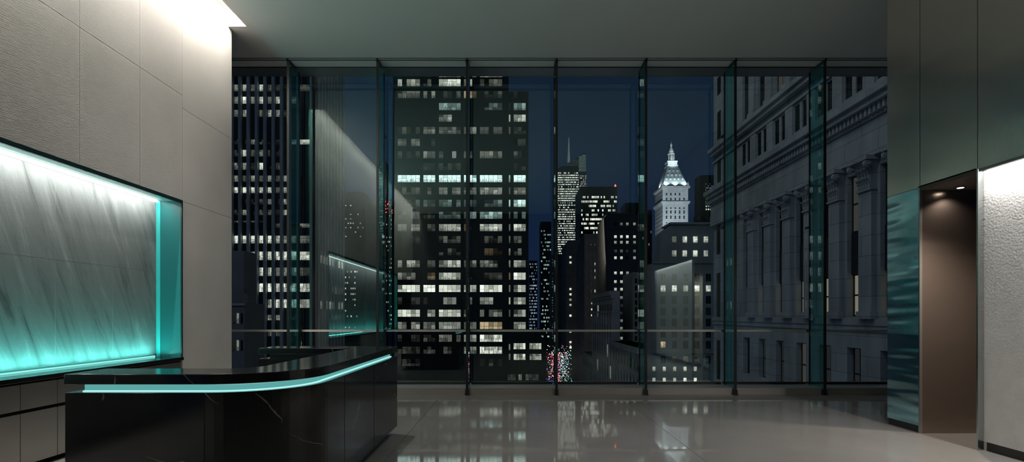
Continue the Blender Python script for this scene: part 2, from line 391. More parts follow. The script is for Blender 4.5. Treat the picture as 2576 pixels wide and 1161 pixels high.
# ------------------------------------------------------------------ light strips
def strip(label, x0, x1, y0, y1, z0, z1, mat, group='concealed light strips'):
    o = B(x0, x1, y0, y1, z0, z1).build('light_strip', mat); return tag(o, label, 'light', group)
WARM = (1.0, 0.93, 0.84)
strip('white light strip hidden in the ceiling slot above the stone wall', -4.45, -4.38, yf0 + .1, 8.8, 6.44, 6.458, em('led_cove', WARM, 9))
strip('white light strip along the top of the niche', NX + .003, NX + .03, -.55, 7.58, NT - .022, NT - .004, em('led_niche_white', (0.97, 1.0, 0.96), 4))
strip('teal light strip along the foot of the niche', NX - .018, NX - .006, -.55, 7.58, NB + .002, NB + .02, em('led_niche_teal', (0.28, 1.0, 0.92), 0.8))
strip('white light strip over the plaster wall at right', RX + .002, RX + .043, yw + .02, yb - .03, NT - .016, NT - .006, em('led_plaster', (1, 0.98, 0.94), 5))
area('cove_lamp', (-4.42, 2.45, 6.435), (0, math.radians(16), 0), 0.07, 12.6, 550, WARM)
area('niche_top_lamp', (NX + .17, 3.5, NT - .012), (0, math.radians(22), 0), 0.04, 8.0, 47, (0.96, 1.0, 0.97))
area('niche_foot_lamp', (NX + .11, 3.5, NB + .03), (0, math.radians(180 - 3), 0), 0.04, 8.0, 56, TEAL)
for lx, ly, le in ((1.6, 5.4, 130), (3.6, 4.6, 160), (-2.6, 7.4, 190)):
    spot('ceiling_lamp', (lx, ly, CEIL - .03), (lx, ly, 0), le, 110, (1.0, 0.94, 0.88), 1.0, 0.06)  # unseen fill spots, added to brighten the floor and the stone pier
area('plaster_lamp', (RX + .013, (yw + yb) / 2, NT - .02), (0, math.radians(-7), 0), 0.016, yb - yw - .1, 82, (1.0, 0.97, 0.93))
d = thing('downlight', 'small round recessed downlight in the alcove soffit', 'light', (5.52, 6.62, NT - .04))
MB().lathe(5.52, 6.62, [(0.055, NT - .045), (0.055, NT - .034)], 20).build('trim_ring', M_DARK, d)
MB().lathe(5.52, 6.62, [(0.035, NT - .047), (0.035, NT - .036)], 20).build('lens', em('downlight_lens', (1, 0.85, 0.68), 6), d)
spot('downlight_lamp', (5.52, 6.62, NT - .06), (5.55, 6.66, 0), 120, 130, (1.0, 0.82, 0.66), 0.9, 0.03)

# ------------------------------------------------------------------ window wall: panes between glass fins
FX = [PX(725 + 225 * k, 10.0) for k in range(-1, 8)]
GY = 10.65
ordn = ['first', 'second', 'third', 'fourth', 'fifth', 'sixth', 'seventh', 'eighth']
for k in range(8):
    x0, x1 = FX[k], FX[k + 1]
    w = B(x0 + .03, x1 - .03, GY - .05, GY + .06, 0.127, 0.165).build(f'window_{k + 1}', M_DARK)
    struct(w, f'{ordn[k]} full height window bay counted from the stone wall')
    B(x0 + .012, x1 - .012, GY, GY + .02, 0.165, CEIL - .013).build('pane', M_GLASS, w)
    B(x0 + .012, x1 - .012, GY - .06, GY - .012, 1.158, 1.198).build('rail', M_RAIL, w)
for k in range(1, 8):
    x = FX[k]
    t = thing('glass_fin', f'{ordn[k - 1]} tall teal glass fin from the stone wall, bracing the windows', 'glass fin', (x, 10.0, 0.0), 'glass fins of the window wall')
    B(x - .011, x + .011, 10.012, 10.5, 0.03, CEIL - .02).build('blade', M_FIN, t)
    B(x - .022, x + .022, 9.99, 10.012, 0.02, CEIL - .02).build('front_edge', M_DARK, t)
    B(x - .016, x + .016, 10.5, 10.515, 0.127, CEIL - .02).build('rear_edge', M_DARK, t)
    MB().box(x - .03, x + .03, 9.975, 10.3, CEIL - .03, CEIL - .013).build('head_shoe', M_DARK, t)
    MB().box(x - .038, x + .038, 9.965, 10.055, 0.001, 0.03).box(x - .032, x + .032, 9.975, 10.055, 0.03, 0.1).build('foot_shoe', M_DARK, t)
    MB().lathe(x, 9.965, [(0.02, CEIL - .03), (0.02, CEIL - .001)], 12).build('bolt', M_DARK, t)
    for z in (1.178, 3.2, 5.0): B(x - .02, x + .02, 10.515, GY, z - .02, z + .02).build('bracket', M_DARK, t)

# ------------------------------------------------------------------ reception counter, a U with one rounded corner
X0, X1, Y0, Y1 = -3.0, -1.44, 3.6, 6.77
XI, YI, YJ = -1.92, 3.985, 6.36
def outline(d, r=0.62, r2=0.22):
    p = [(X0 + d, Y0 + d)]
    cx, cy = X1 - r, Y0 + r
    for k in range(17):
        a = -math.pi / 2 + k * math.pi / 32; p.append((cx + (r - d) * math.cos(a), cy + (r - d) * math.sin(a)))
    p += [(X1 - d, Y1 - d), (X0 + d, Y1 - d), (X0 + d, YJ + d), (XI + d, YJ + d)]
    cx, cy = XI - r2, YI + r2
    for k in range(9):
        a = -k * math.pi / 16; p.append((cx + (r2 + d) * math.cos(a), cy + (r2 + d) * math.sin(a)))
    p.append((X0 + d, YI - d))
    return p
rc = thing('reception_counter', 'black marble reception counter with rounded corner and glowing teal band', 'counter', (-2.2, 5.2, 0))
o = MB().prism(outline(0), 1.03, 1.10).build('countertop', M_MARBLE, rc, 0.004)
m, nt, out = _new('teal_diffuser')
e = N(nt, 'ShaderNodeEmission'); v = mapped(nt); sp = N(nt, 'ShaderNodeSeparateXYZ'); L(nt, v, sp.inputs[0])
e.inputs['Color'].default_value = (0.22, 0.76, 0.73, 1); e.inputs['Strength'].default_value = 0.40
L(nt, e.outputs[0], out.inputs['Surface'])
def ribbon(d, e, r=0.62):
    def path(q):
        p = [(X0 + .078, Y0 + q)]
        for k in range(17):
            a = -math.pi / 2 + k * math.pi / 32; p.append((X1 - r + (r - q) * math.cos(a), Y0 + r + (r - q) * math.sin(a)))
        return p + [(X1 - q, Y1 - .078)]
    return path(d) + path(e)[::-1]
MB().prism(ribbon(.078, .092), 0.975, 1.03).build('light_band', m, rc)
MB().prism(outline(0.093), 0.975, 1.03).build('core', M_DARK, rc)
MB().prism(ribbon(.066, .078), 1.022, 1.03).build('light_strip', em('led_counter', (0.45, 1.0, 0.94), 1.4), rc)
MB().prism(ribbon(.06, .078), 0.9755, 0.981).build('light_strip', em('led_counter_foot', (0.45, 1.0, 0.94), 0.9), rc)  # glowing line added for the band's reflection on the ledge
MB().prism(outline(0.004), 0.10, 0.975).build('body', M_MARBLE, rc, 0.003)
MB().prism(outline(0.11), 0.0, 0.10).build('plinth', M_DARK, rc)
B(PX(513, Y0) - .0015, PX(513, Y0) + .0015, Y0 + .0025, Y0 + .01, 0.1, 0.974).build('joint', M_GAP, rc)
for px in (868, 942):
    yj = 1.44 * F / (CX - px); B(X1 - .01, X1 - .0025, yj - .0018, yj + .0018, 0.1, 0.974).build('joint', M_GAP, rc)

# ------------------------------------------------------------------ back cabinets and worktop under the niche
wt = B(NX + .0, -4.635, -.57, 7.6, NB - .045, NB).build('worktop', M_MARBLE, None, 0.003)
tag(wt, 'long black stone worktop under the glowing niche', 'worktop')
cy = [5.54 + .42 * k for k in range(-3, 5)] + [7.6]
nm = {0: 'at the left edge of the photo', 1: 'left of the widest visible door', 2: 'with the widest visible door', 3: 'cut off by the counter corner'}
cy = [3.4, 4.26, 4.69, 5.12, 5.54, 6.0, 6.5, 7.05, 7.6]
lab = ['dark metal base cabinet just outside the left edge under the niche worktop', 'dark metal base cabinet farther left under the niche worktop, near the photo edge',
       'dark metal base cabinet cut by the left edge of the photo', 'dark metal base cabinet with its full front in view at the far left',
       'dark metal base cabinet half hidden by the left end of the marble counter', 'dark metal base cabinet behind the left part of the marble counter',
       'dark metal base cabinet behind the marble counter, two from the stone pier', 'dark metal base cabinet next to the stone pier, behind the marble counter']
for k in range(2, 8):
    a, b = cy[k], cy[k + 1]
    t = thing('base_cabinet', lab[k], 'cabinet', (-4.85, (a + b) / 2, 0), 'base cabinets under the niche')
    B(NX, -4.70, a + .001, b - .001, 0.08, NB - .046).build('carcass', M_GAP, t)
    B(NX, -4.74, a + .001, b - .001, 0.0, 0.08).build('plinth', M_GAP, t)
    B(-4.70, -4.68, a + .003, b - .003, 0.585, NB - .07).build('drawer', M_CAB, t, 0.0015)
    B(-4.70, -4.68, a + .003, b - .003, 0.055, 0.552).build('door', M_CAB, t, 0.0015)

# ------------------------------------------------------------------ the city outside
st = B(-400, 500, 14, 1600, GROUND - 1, GROUND).build('street', pm('asphalt', (0.03, 0.032, 0.036), 0.6, var=0.3, vscale=0.3)); struct(st, 'dark street far below between the towers')
def mason(name, col, var=0.2, rough=0.8): return pm(name, col, rough, var=var, vscale=0.25, spec=0.2)
BL_DARK = mason('dark_curtain_wall', (0.05, 0.055, 0.055), 0.3, 0.5)
BL_RIB = mason('blue_grey_rib', (0.48, 0.50, 0.47))
BL_SLATE = mason('dark_slate_blue', (0.16, 0.16, 0.15))
BL_STONE = mason('grey_stone', (0.34, 0.325, 0.29))
BL_BLACK = mason('black_cladding', (0.022, 0.028, 0.027), 0.2, 0.45)
BL_BROWN = mason('brown_brick', (0.16, 0.145, 0.135))
W_DARK = pm('unlit_window', (0.008, 0.010, 0.012), 0.4, spec=0.25)
W_DIM = pm('unlit_window_grey', (0.03, 0.036, 0.04), 0.2, spec=0.6)

def ashlar(name, c1, c2, mort, bw, rh, ms, axis, ns, soft=0.70):
    m, nt, out = _new(name)
    bs = N(nt, 'ShaderNodeBsdfPrincipled', Roughness=0.8); bs.inputs['Specular IOR Level'].default_value = 0.2
    gp = nt.nodes.new('ShaderNodeNewGeometry'); sp = nt.nodes.new('ShaderNodeSeparateXYZ'); L(nt, gp.outputs['Position'], sp.inputs[0])
    cb = nt.nodes.new('ShaderNodeCombineXYZ'); L(nt, sp.outputs[axis], cb.inputs['X']); L(nt, sp.outputs['Z'], cb.inputs['Y'])
    bk = N(nt, 'ShaderNodeTexBrick', Scale=1.0); L(nt, cb.outputs[0], bk.inputs['Vector'])
    for k_, v_ in (('Mortar Size', ms), ('Mortar Smooth', 0.3), ('Brick Width', bw), ('Row Height', rh), ('Bias', 0.0)): bk.inputs[k_].default_value = v_
    bk.inputs['Color1'].default_value = (*c1, 1); bk.inputs['Color2'].default_value = (*c2, 1); bk.inputs['Mortar'].default_value = (*mort, 1)
    no = N(nt, 'ShaderNodeTexNoise', Scale=ns, Detail=6.0); L(nt, mapped(nt, (1, 1, .4)), no.inputs['Vector'])
    st_ = ramp(nt, [(0.3, soft), (0.65, 1.0)], no.outputs['Fac'])
    mm = N(nt, 'ShaderNodeMixRGB', blend_type='MULTIPLY', Fac=1.0); L(nt, bk.outputs['Color'], mm.inputs['Color1']); L(nt, st_.outputs['Color'], mm.inputs['Color2'])
    L(nt, mm.outputs['Color'], bs.inputs['Base Color']); L(nt, bs.outputs[0], out.inputs['Surface']); return m
class Tower:
    """a building on the street: windows collect as parts, past 100 the rest join one part"""
    def __init__(s, name, label, x0, x1, y0, y1, cat='building', group=None):
        s.t = thing(name, label, cat, ((x0 + x1) / 2, (y0 + y1) / 2, GROUND), group); s.n = 0; s.rest = MB(); s.rm = []
    def win(s, panes, name='window'):
        """panes: list of (x0,x1,y0,y1,z0,z1,material)"""
        if s.n < 100: mb, ms = MB(), []
        else: mb, ms = s.rest, s.rm
        for p in panes:
            if p[6] not in ms: ms.append(p[6])
            mb.box(*p[:6], ms.index(p[6]))
        s.n += 1
        if mb is not s.rest: mb.build(name, ms, s.t)
    def done(s):
        if s.rm:
            o = s.rest.build('window', s.rm, s.t); o['kind'] = 'stuff'
    def part(s, mb, name, mat): return mb.build(name, mat, s.t)
def pane_row(px0, px1, yc, h, Y, n, lev, tint='n', jit=1.6, gap=.07, sc=1.0, off=0.0, d=.06):
    """one window of n panes, each a little brighter or darker"""
    r = []
    w = (px1 - px0) / n; cut = R.choice([.38, .45, .52, .6, .68])
    for k in range(n):
        if off and R.random() < off: continue
        l = lev + R.uniform(-jit, jit * .6)
        xa_, xb_ = PX(px0 + k * w + w * gap, Y), PX(px0 + (k + 1) * w - w * gap, Y)
        zt, zb = PZ(yc - h / 2, Y), PZ(yc + h / 2, Y)
        if n == 1 or h < 8 or l < .6 or R.random() < .25:
            r.append((xa_, xb_, Y - d, Y + .02, zb, zt, W_DARK if l < .6 else wmat(l, tint, sc))); continue
        zm = zb + (zt - zb) * cut
        u = l - abs(R.gauss(0, 1.1)) if R.random() < .75 else l + .6
        r.append((xa_, xb_, Y - d, Y + .02, zb, zm - (zt - zb) * .02, wmat(l, tint, sc)))
        r.append((xa_, xb_, Y - d, Y + .02, zm + (zt - zb) * .02, zt, wmat(u, tint, sc) if u > .6 else W_DARK))
    return r
def box_px(px0, px1, ytop, Y, depth, zb=GROUND):
    return MB().box(PX(px0, Y), PX(px1, Y), Y, Y + depth, zb, PZ(ytop, Y))
def simple(name, label, px0, px1, ytop, Y, depth, mat, group=None, cat='building', roofbits=()):
    t = Tower(name, label, PX(px0, Y), PX(px1, Y), Y, Y + depth, cat, group)
    t.part(box_px(px0, px1, ytop, Y, depth), 'wall', mat)
    if roofbits:
        rb = MB()
        for a, b, yt in roofbits: rb.box(PX(a, Y), PX(b, Y), Y + depth * .2, Y + depth * .8, PZ(ytop, Y), PZ(yt, Y))
        t.part(rb, 'roof_block', mat)
    return t
def dots(t, px0, px1, y0, y1, nc, nr, Y, p, lev, tint='n', fw=.6, fh=.5, jit=2.5, sc=.3, rows=False, d=.08):
    cw, rh = (px1 - px0) / nc, (y1 - y0) / nr
    for j in range(nr):
        panes = []; rp = p * R.uniform(.4, 1.5)
        for i in range(nc):
            if R.random() > rp: continue
            l = lev + R.uniform(-jit, jit * .5)
            a = px0 + (i + .5 - fw / 2) * cw; yc = y0 + (j + .5) * rh
            q = (PX(a, Y), PX(a + fw * cw, Y), Y - d, Y + .02, PZ(yc + fh * rh / 2, Y), PZ(yc - fh * rh / 2, Y), wmat(l, tint, sc))
            if rows: panes.append(q)
            else: t.win([q])
        if panes: t.win(panes, 'window_row')

# --- ribbed tower at left
YA = 110.0
t = Tower('ribbed_tower', 'tall dark office tower with vertical ribs beside the stone wall', PX(520, YA), PX(785, YA), YA, 131)
xa = PX(785, YA)
t.part(MB().box(PX(60, YA), xa, YA, 131, GROUND, 78), 'wall', BL_BLACK)
for k in range(-24, 7):
    c = 605.8 + 20.9 * k; wd = 3.4
    t.part(MB().box(PX(c - wd, YA), PX(c + wd, YA), YA - .6, YA + .01, GROUND, 78.2), 'rib', BL_RIB)
for c, wd in ((750.5, 2.2), (789, 7)):
    t.part(MB().box(PX(c - wd, YA), min(PX(c + wd, YA), xa), YA - .6, YA + .01, GROUND, 78.2), 'rib', BL_RIB)
k = 0; px = 800
while px < 866:
    y = -xa * F / (CX - px); y2 = -xa * F / (CX - px - 2.6)
    t.part(MB().box(xa - .01, xa + .35, y, y2, GROUND, 78.2), 'rib', BL_RIB); px += 7.6
AR = [(197, '000000000', 14), (221, '564742103', 16), (252, '585847040', 17), (285, '560465200', 17), (357, '114311057', 12), (385, '373521100', 16), (418, '452813000', 17), (449, '536463500', 15), (478, '887774600', 14), (507, '112251500', 13), (534, '251341600', 13), (557, '333100000', 4), (567, '000003004', 10),
      (602, '888886544', 19), (643, '007888878', 21), (683, '005875553', 21), (723, '006997878', 21), (763, '000088877', 21), (798, '000066020', 13), (838, '004443020', 13), (880, '002120010', 13)]
ac = [(590, 602), (611, 623), (632, 643.5), (653, 664), (674, 685), (694.5, 706), (714.5, 722), (733.5, 747.5), (754, 779)]
for yc, s, h in AR:
    for (a, b), ch in zip(ac, s):
        l = int(ch)
        if l: t.win(pane_row(a, b, yc, h, YA, 3 if b - a > 20 else 2, l, gap=.03, jit=.9, sc=1.3))
for yc, l, h in ((645, 7, 20), (722, 4, 20), (765, 7, 20), (798, 3, 14), (420, 2, 10), (285, 2, 12), (230, 1, 8)):
    for px in (802, 809, 817, 825, 832, 840, 848, 856):
        if R.random() < .75:
            y = -xa * F / (CX - px - 1.5); y2 = -xa * F / (CX - px - 5)
            t.win([(xa - .01, xa + .05, y, y2, PZ(yc + h / 2, YA) , PZ(yc - h / 2, YA), wmat(l + R.uniform(-1, 1), 'n', 1.3))])
for yc, s_, h in AR:  # out-of-view lit rows, added for the steel pier to mirror
    row = []
    for k in range(22):
        if R.random() < .6: row += pane_row(590 - 20.9 * (k + 1), 602 - 20.9 * (k + 1), yc, h, YA, 1, int(s_[k % 7]) + 1.5, gap=.03, sc=1.3)
    t.win(row, 'window_row')
t.done()
# --- low blue-grey building at the foot of the ribbed tower
Y = 62.0
t = simple('terraced_building', 'low blue grey stepped building below the ribbed tower', 500, 615, 762, Y, 5, BL_SLATE)
t.part(MB().box(PX(500, Y), PX(592, Y), Y + 2, Y + 5, PZ(762, Y), PZ(625, Y)), 'upper_block', BL_SLATE)
t.part(MB().box(PX(596, Y), PX(612, Y), Y + 1, Y + 3, PZ(762, Y), PZ(737, Y)), 'roof_block', BL_SLATE)
t.part(MB().box(PX(500, Y), PX(616, Y), Y - .2, Y + .1, PZ(768, Y), PZ(762, Y)), 'cornice', BL_STONE)
for yc in (800, 868, 938):
    for a, l in ((573, 1), (586, 1), (596, 5 if yc < 900 else 0), (606, 0)):
        t.win([(PX(a, Y), PX(a + 5, Y), Y - .05, Y + .02, PZ(yc + 13, Y), PZ(yc - 13, Y), wmat(l, 'n', 2) if l else W_DARK)])
t.done()
# --- far towers seen between the ribbed and the dark tower
Y = 260.0
t = simple('grid_tower', 'faint stepped office block behind the ribbed tower', 866, 919, 490, Y, 25, BL_DARK, roofbits=((868, 906, 476),))
dots(t, 867, 916, 500, 600, 8, 9, Y, .22, 6, 'n', .5, .3); dots(t, 867, 900, 676, 830, 7, 11, Y, .5, 6.5, 'n', .55, .3); t.done()
Y = 420.0
t = simple('slim_glass_tower', 'slim teal lit glass tower seen behind a fin', 950, 969, 404, Y, 12, BL_DARK)
dots(t, 951, 968, 408, 600, 6, 26, Y, .7, 5, 'c', .8, .55, rows=True); t.done()
Y = 360.0
t = simple('red_crowned_tower', 'distant tower with small red lights on its crown', 966, 1002, 520, Y, 14, BL_DARK, roofbits=((968, 984, 503),))
rl = em('red_light', (1.0, 0.10, 0.12), 1.4)
for k in range(16):
    a, yc = R.uniform(968, 986), R.uniform(506, 545)
    t.win([(PX(a, Y), PX(a + 1.6, Y), Y - .1, Y, PZ(yc + 1, Y), PZ(yc - 1, Y), rl)], 'red_lamp')
dots(t, 967, 986, 548, 830, 5, 26, Y, .28, 6, 'n', .5, .35); t.done()

# --- big dark office tower in the centre
YD = 150.0
t = Tower('dark_office_tower', 'broad dark office tower with rows of lit windows in the centre', PX(990, YD), PX(1278, YD), YD, 185)
m = MB().box(PX(990, YD), PX(1278, YD), YD, 185, GROUND, 92)
t.part(m, 'wall', BL_BLACK)
t.part(MB().box(PX(1278, YD), PX(1330, YD), YD + 1.5, 185, GROUND, PZ(225, YD)), 'annex', BL_BLACK)
t.part(MB().vprism([(PX(1274, 148), GROUND), (PX(1373, 148), GROUND), (PX(1373, 148), PZ(856, 148)), (PX(1350, 148), PZ(832, 148)), (PX(1274, 148), PZ(832, 148))], 148, 151.4), 'podium', BL_BLACK)
grp = [(1000.5, 1056.6, 5), (1065, 1095, 3), (1104, 1159, 5), (1167, 1198.7, 3), (1207, 1263.5, 5), (1280, 1284, 1), (1292, 1322.6, 3)]
for a in (1060.5, 1099.5, 1163, 1203, 1268):
    t.part(MB().box(PX(a - 2.2, YD), PX(a + 2.2, YD), YD - .35, YD + .01, GROUND, 92.2), 'pier', BL_BLACK)
DR = [(185, '0175700'), (208, '5385420'), (238, '4525201'), (268, '0060425'), (297, '0050067'), (328, '2445432'), (358, '4100001'), (389, '2444402'), (419, '0120031'), (449, '9999979'), (480, '3444525'),
      (511, '2343478'), (541, '2344643'), (572, '4364747'), (602, '1031253'), (633, '0030254'), (663, '5463546'), (694, '5461248'), (725, '8886836'), (756, '1153556'), (787, '7573526'), (818, '5564736'), (850, '1245700'), (880, '3225800'), (911, '2000200')]
for yc, s in DR:
    for gi, ((a, b, n), ch) in enumerate(zip(grp, s)):
        l = int(ch)
        if not l: continue
        tint = 'c' if yc in (449, 511, 541, 268) else ('w' if (yc == 818 and gi == 4) or R.random() < .06 else 'n')
        yy_ = YD + 1.5 if gi >= 5 else YD
        t.win(pane_row(a, b, yc, 17.5, yy_, n, l, tint, jit=(.3 if l == 9 else 1.6), gap=.035, sc=1.2, off=(.0 if l > 5 else .22)))
for a, b, yc, n, l in ((1280, 1284, 872, 1, 5), (1292, 1322, 870, 4, 7), (1332, 1362, 870, 4, 7), (1280, 1284, 897, 1, 5), (1292, 1322, 897, 4, 7), (1332, 1362, 897, 4, 6.5), (1277, 1297, 948, 3, 3), (1304, 1313, 948, 1, 4), (1322, 1355, 948, 4, 4)):
    t.win(pane_row(a, b, yc, 15, 148.0, n, l, 'n', gap=.05, sc=1.2))
t.done()

# --- distant skyline to the right of the dark tower
Y = 820.0
t = simple('blue_lit_tower', 'far slender tower with blue white lights beside the dark office tower', 1331, 1352, 655, Y, 20, BL_DARK)
dots(t, 1332, 1351, 660, 860, 8, 26, Y, .62, 6.5, 'b', .7, .5, rows=True); t.done()
Y = 600.0
t = simple('left_canyon_tower', 'dark tower with teal white dots left of the slanted glass tower', 1360, 1387, 557, Y, 30, BL_DARK)
dots(t, 1361, 1386, 576, 860, 8, 30, Y, .36, 7, 'c', .7, .45, rows=True); t.done()
Y = 520.0
t = simple('street_edge_tower', 'thin dark tower standing over the glowing street', 1387, 1404, 640, Y, 30, BL_STONE)
dots(t, 1388, 1403, 650, 880, 4, 34, Y, .45, 5, 'b', .4, .4, rows=True); t.done()
# slanted glass tower with spire
Y = 700.0
t = Tower('slanted_glass_tower', 'lit glass tower with slanted roof and a tall spire', PX(1404, Y), PX(1477, Y), Y, Y + 40)
P_ = lambda a, b: (PX(a, Y), PZ(b, Y))
gl_ = pm('teal_crown_glass', (0.05, 0.12, 0.13), 0.25)
t.part(MB().vprism([(P_(1395, 900)[0], GROUND), (P_(1456, 900)[0], GROUND), P_(1456, 394), P_(1404, 423), P_(1395, 428)], Y, Y + 40), 'wall', gl_)
t.part(MB().vprism([(P_(1456, 900)[0], GROUND), (P_(1477, 900)[0], GROUND), P_(1475, 383), P_(1456, 392)], Y + 4, Y + 36), 'side_wing', gl_)
cm = wmat(4, 'c', .2)
for k in range(12):
    yc = 388 + k * 3.6
    a = 1457 if k > 2 else 1475 - (yc - 383) * 2
    t.win([(PX(a, Y), PX(1475, Y), Y + 3.8, Y + 4.05, PZ(yc + 1.0, Y), PZ(yc - 1.0, Y), cm)], 'crown_light')
for k in range(5):
    yc = 402 + k * 3.4; a = max(1404, 1456 - (yc - 394) * 1.75)
    t.win([(PX(a + 1, Y), PX(1455, Y), Y - .2, Y + .05, PZ(yc + .5, Y), PZ(yc - .5, Y), wmat(3, 'c', .2))], 'crown_light')
dots(t, 1398, 1456, 432, 640, 26, 36, Y, .85, 8.0, 'n', .84, .5, rows=True, jit=3)
dots(t, 1458, 1476, 440, 480, 8, 8, Y + 4, .55, 6.5, 'n', .75, .5, rows=True)
sx, sz = P_(1435, 404)
t.part(MB().lathe(sx, Y + 20, [(2.2, sz - 8), (1.6, sz + 8), (0.5, PZ(333, Y))], 8), 'spire', em('lit_spire', (0.7, 0.95, 1.0), 0.10)); t.done()
# black slab tower with beacon
Y = 500.0
t = simple('black_slab_tower', 'flat topped black tower with a red roof beacon', 1460, 1553, 469, Y, 40, BL_BLACK)
dots(t, 1462, 1552, 490, 590, 24, 9, Y, .5, 8.3, 'n', .85, .5, rows=True, jit=2.5)
bx = PX(1549, Y)
t.part(MB().lathe(bx, Y + 2, [(.5, PZ(469, Y)), (.9, PZ(466, Y)), (.2, PZ(462, Y))], 8), 'beacon', em('beacon_red', (1.0, 0.16, 0.06), 2.5)); t.done()
Y = 380.0
t = simple('black_roofline_block', 'unlit black block behind the window fin right of the slab tower', 1576, 1640, 528, Y, 30, BL_BLACK, roofbits=((1578, 1622, 505),))
dots(t, 1615, 1640, 560, 700, 5, 9, Y, .25, 6, 'w', .5, .4); t.done()
# stone office blocks above the street
Y = 345.0
t = simple('setback_stone_block', 'grey stone setback block rising over the glowing street', 1424, 1470, 612, Y, 30, BL_STONE, roofbits=((1432, 1462, 600),))
for a in (1428, 1440, 1454, 1465): t.part(MB().box(PX(a, Y), PX(a + 2.5, Y), Y - .5, Y, GROUND, PZ(616, Y)), 'pilaster', BL_STONE)
dots(t, 1454, 1470, 690, 940, 3, 17, Y, .75, 8, 'n', .7, .5); dots(t, 1430, 1440, 640, 880, 1, 18, Y, .8, 8, 'n', .5, .4); t.done()
Y = 300.0
t = simple('columned_stone_block', 'stone office block with vertical piers and a lit penthouse row', 1470, 1528, 600, Y, 30, BL_STONE, roofbits=((1474, 1526, 584),))
for a in (1471, 1483, 1492, 1501, 1511, 1524): t.part(MB().box(PX(a, Y), PX(a + 3.5, Y), Y - .6, Y, GROUND, PZ(606, Y)), 'pilaster', BL_STONE)
for k in range(5): t.win([(PX(1484 + k * 9, Y), PX(1487 + k * 9, Y), Y - .1, Y, PZ(616, Y), PZ(613.5, Y), wmat(8, 'n', .3))])
dots(t, 1480, 1522, 655, 740, 4, 5, Y, .95, 8, 'n', .3, .4); dots(t, 1480, 1493, 740, 800, 1, 4, Y, .9, 8, 'n', .5, .3); t.done()
Y = 200.0
t = simple('brown_office_block', 'dark brown office block with paired lit windows left of the white tower', 1527, 1612, 540, Y, 22, BL_BROWN, roofbits=((1534, 1604, 529),))
t.part(MB().box(PX(1526, Y), PX(1613, Y), Y - .4, Y, PZ(577, Y), PZ(571, Y)), 'cornice', BL_BROWN)
for yc, s in ((563, '00455'), (595, '07787'), (609, '05564'), (631, '02314'), (648, '07706'), (686, '08850'), (708, '07750'), (727, '07750'), (748, '05400'), (768, '01100'), (787, '07100'), (806, '07400'), (825, '07400'), (850, '05500')):
    for k, ch in enumerate(s):
        if int(ch):
            a = (1532, 1545, 1560, 1575, 1593)[k]
            t.win(pane_row(a, a + 6.5, yc, 7, Y, 2, int(ch) + .6, 'n', gap=.06, jit=.8, sc=1.5))
        elif k: 
            a = (1532, 1545, 1560, 1575, 1593)[k]; t.win([(PX(a, Y), PX(a + 6.5, Y), Y - .04, Y, PZ(yc + 3.5, Y), PZ(yc - 3.5, Y), W_DARK)])
t.done()
# the street wall: old facades facing the street, seen at a grazing angle
def street_facade(name, label, X, ya_, yb_, ztop, mat, rows, bay, cor=.6, lit=.06, deep=4.0):
    t = Tower(name, label, X, X + deep, ya_, yb_)
    t.part(MB().box(X, X + deep, ya_, yb_, GROUND, ztop), 'wall', mat)
    t.part(MB().box(X - cor, X + deep, ya_ - .1, yb_, ztop - .9, ztop).box(X - cor * .5, X + deep, ya_ - .05, yb_, ztop - 1.5, ztop - .9), 'cornice', mat)
    t.part(MB().box(X - .25, X + deep, ya_ - .05, yb_, ztop - 4.4, ztop - 4.0), 'string_course', mat)
    n = int((yb_ - ya_) / bay)
    for z0, z1 in rows:
        for k in range(n):
            y = ya_ + (k + .25) * (yb_ - ya_) / n; y2 = y + .5 * (yb_ - ya_) / n
            t.win([(X - .03, X + .02, y, y2, z0, z1, wmat(5, 'n', 1.5) if R.random() < lit else W_DARK)])
    for k in range(n + 1):
        y = ya_ + k * (yb_ - ya_) / n
        t.part(MB().box(X - .25, X, max(ya_, y - .3), min(yb_, y + .3), GROUND, ztop - 4.4), 'pilaster', mat)
    t.done()
BL_OLD = mason('old_limestone', (0.34, 0.33, 0.32))
street_facade('cornice_building', 'low old stone building with a deep cornice below the brown block', 20.0, 84, 107, -3.8, BL_OLD, [(-7.4, -5.7), (-11.5, -8.8), (-15.5, -12.5), (-19.5, -16.5)], 2.4)
street_facade('old_corner_building', 'old grey stone building with a tall pediment at the street corner', 20.0, 107.2, 133, 6.2, BL_OLD, [(1.0, 3.6), (-3.2, -.6), (-7.4, -4.8), (-11.6, -9), (-15.8, -13.2)], 3.2, deep=1.5)
street_facade('far_street_building', 'lowest old facade beside the street lights', 20.0, 133.2, 152, -9.0, BL_OLD, [(-12.6, -10.8), (-16.6, -14.2)], 3.0)
Y = 112.0
t = simple('gridded_block', 'dark gridded block between the brown block and the stone building', 1592, 1660, 684, Y, 10, BL_STONE)
for j in range(9):
    for k in range(3): t.win([(PX(1597 + k * 11, Y), PX(1603 + k * 11, Y), Y - .04, Y + .01, PZ(712 + j * 18, Y), PZ(700 + j * 18, Y), W_DARK)])
t.done()

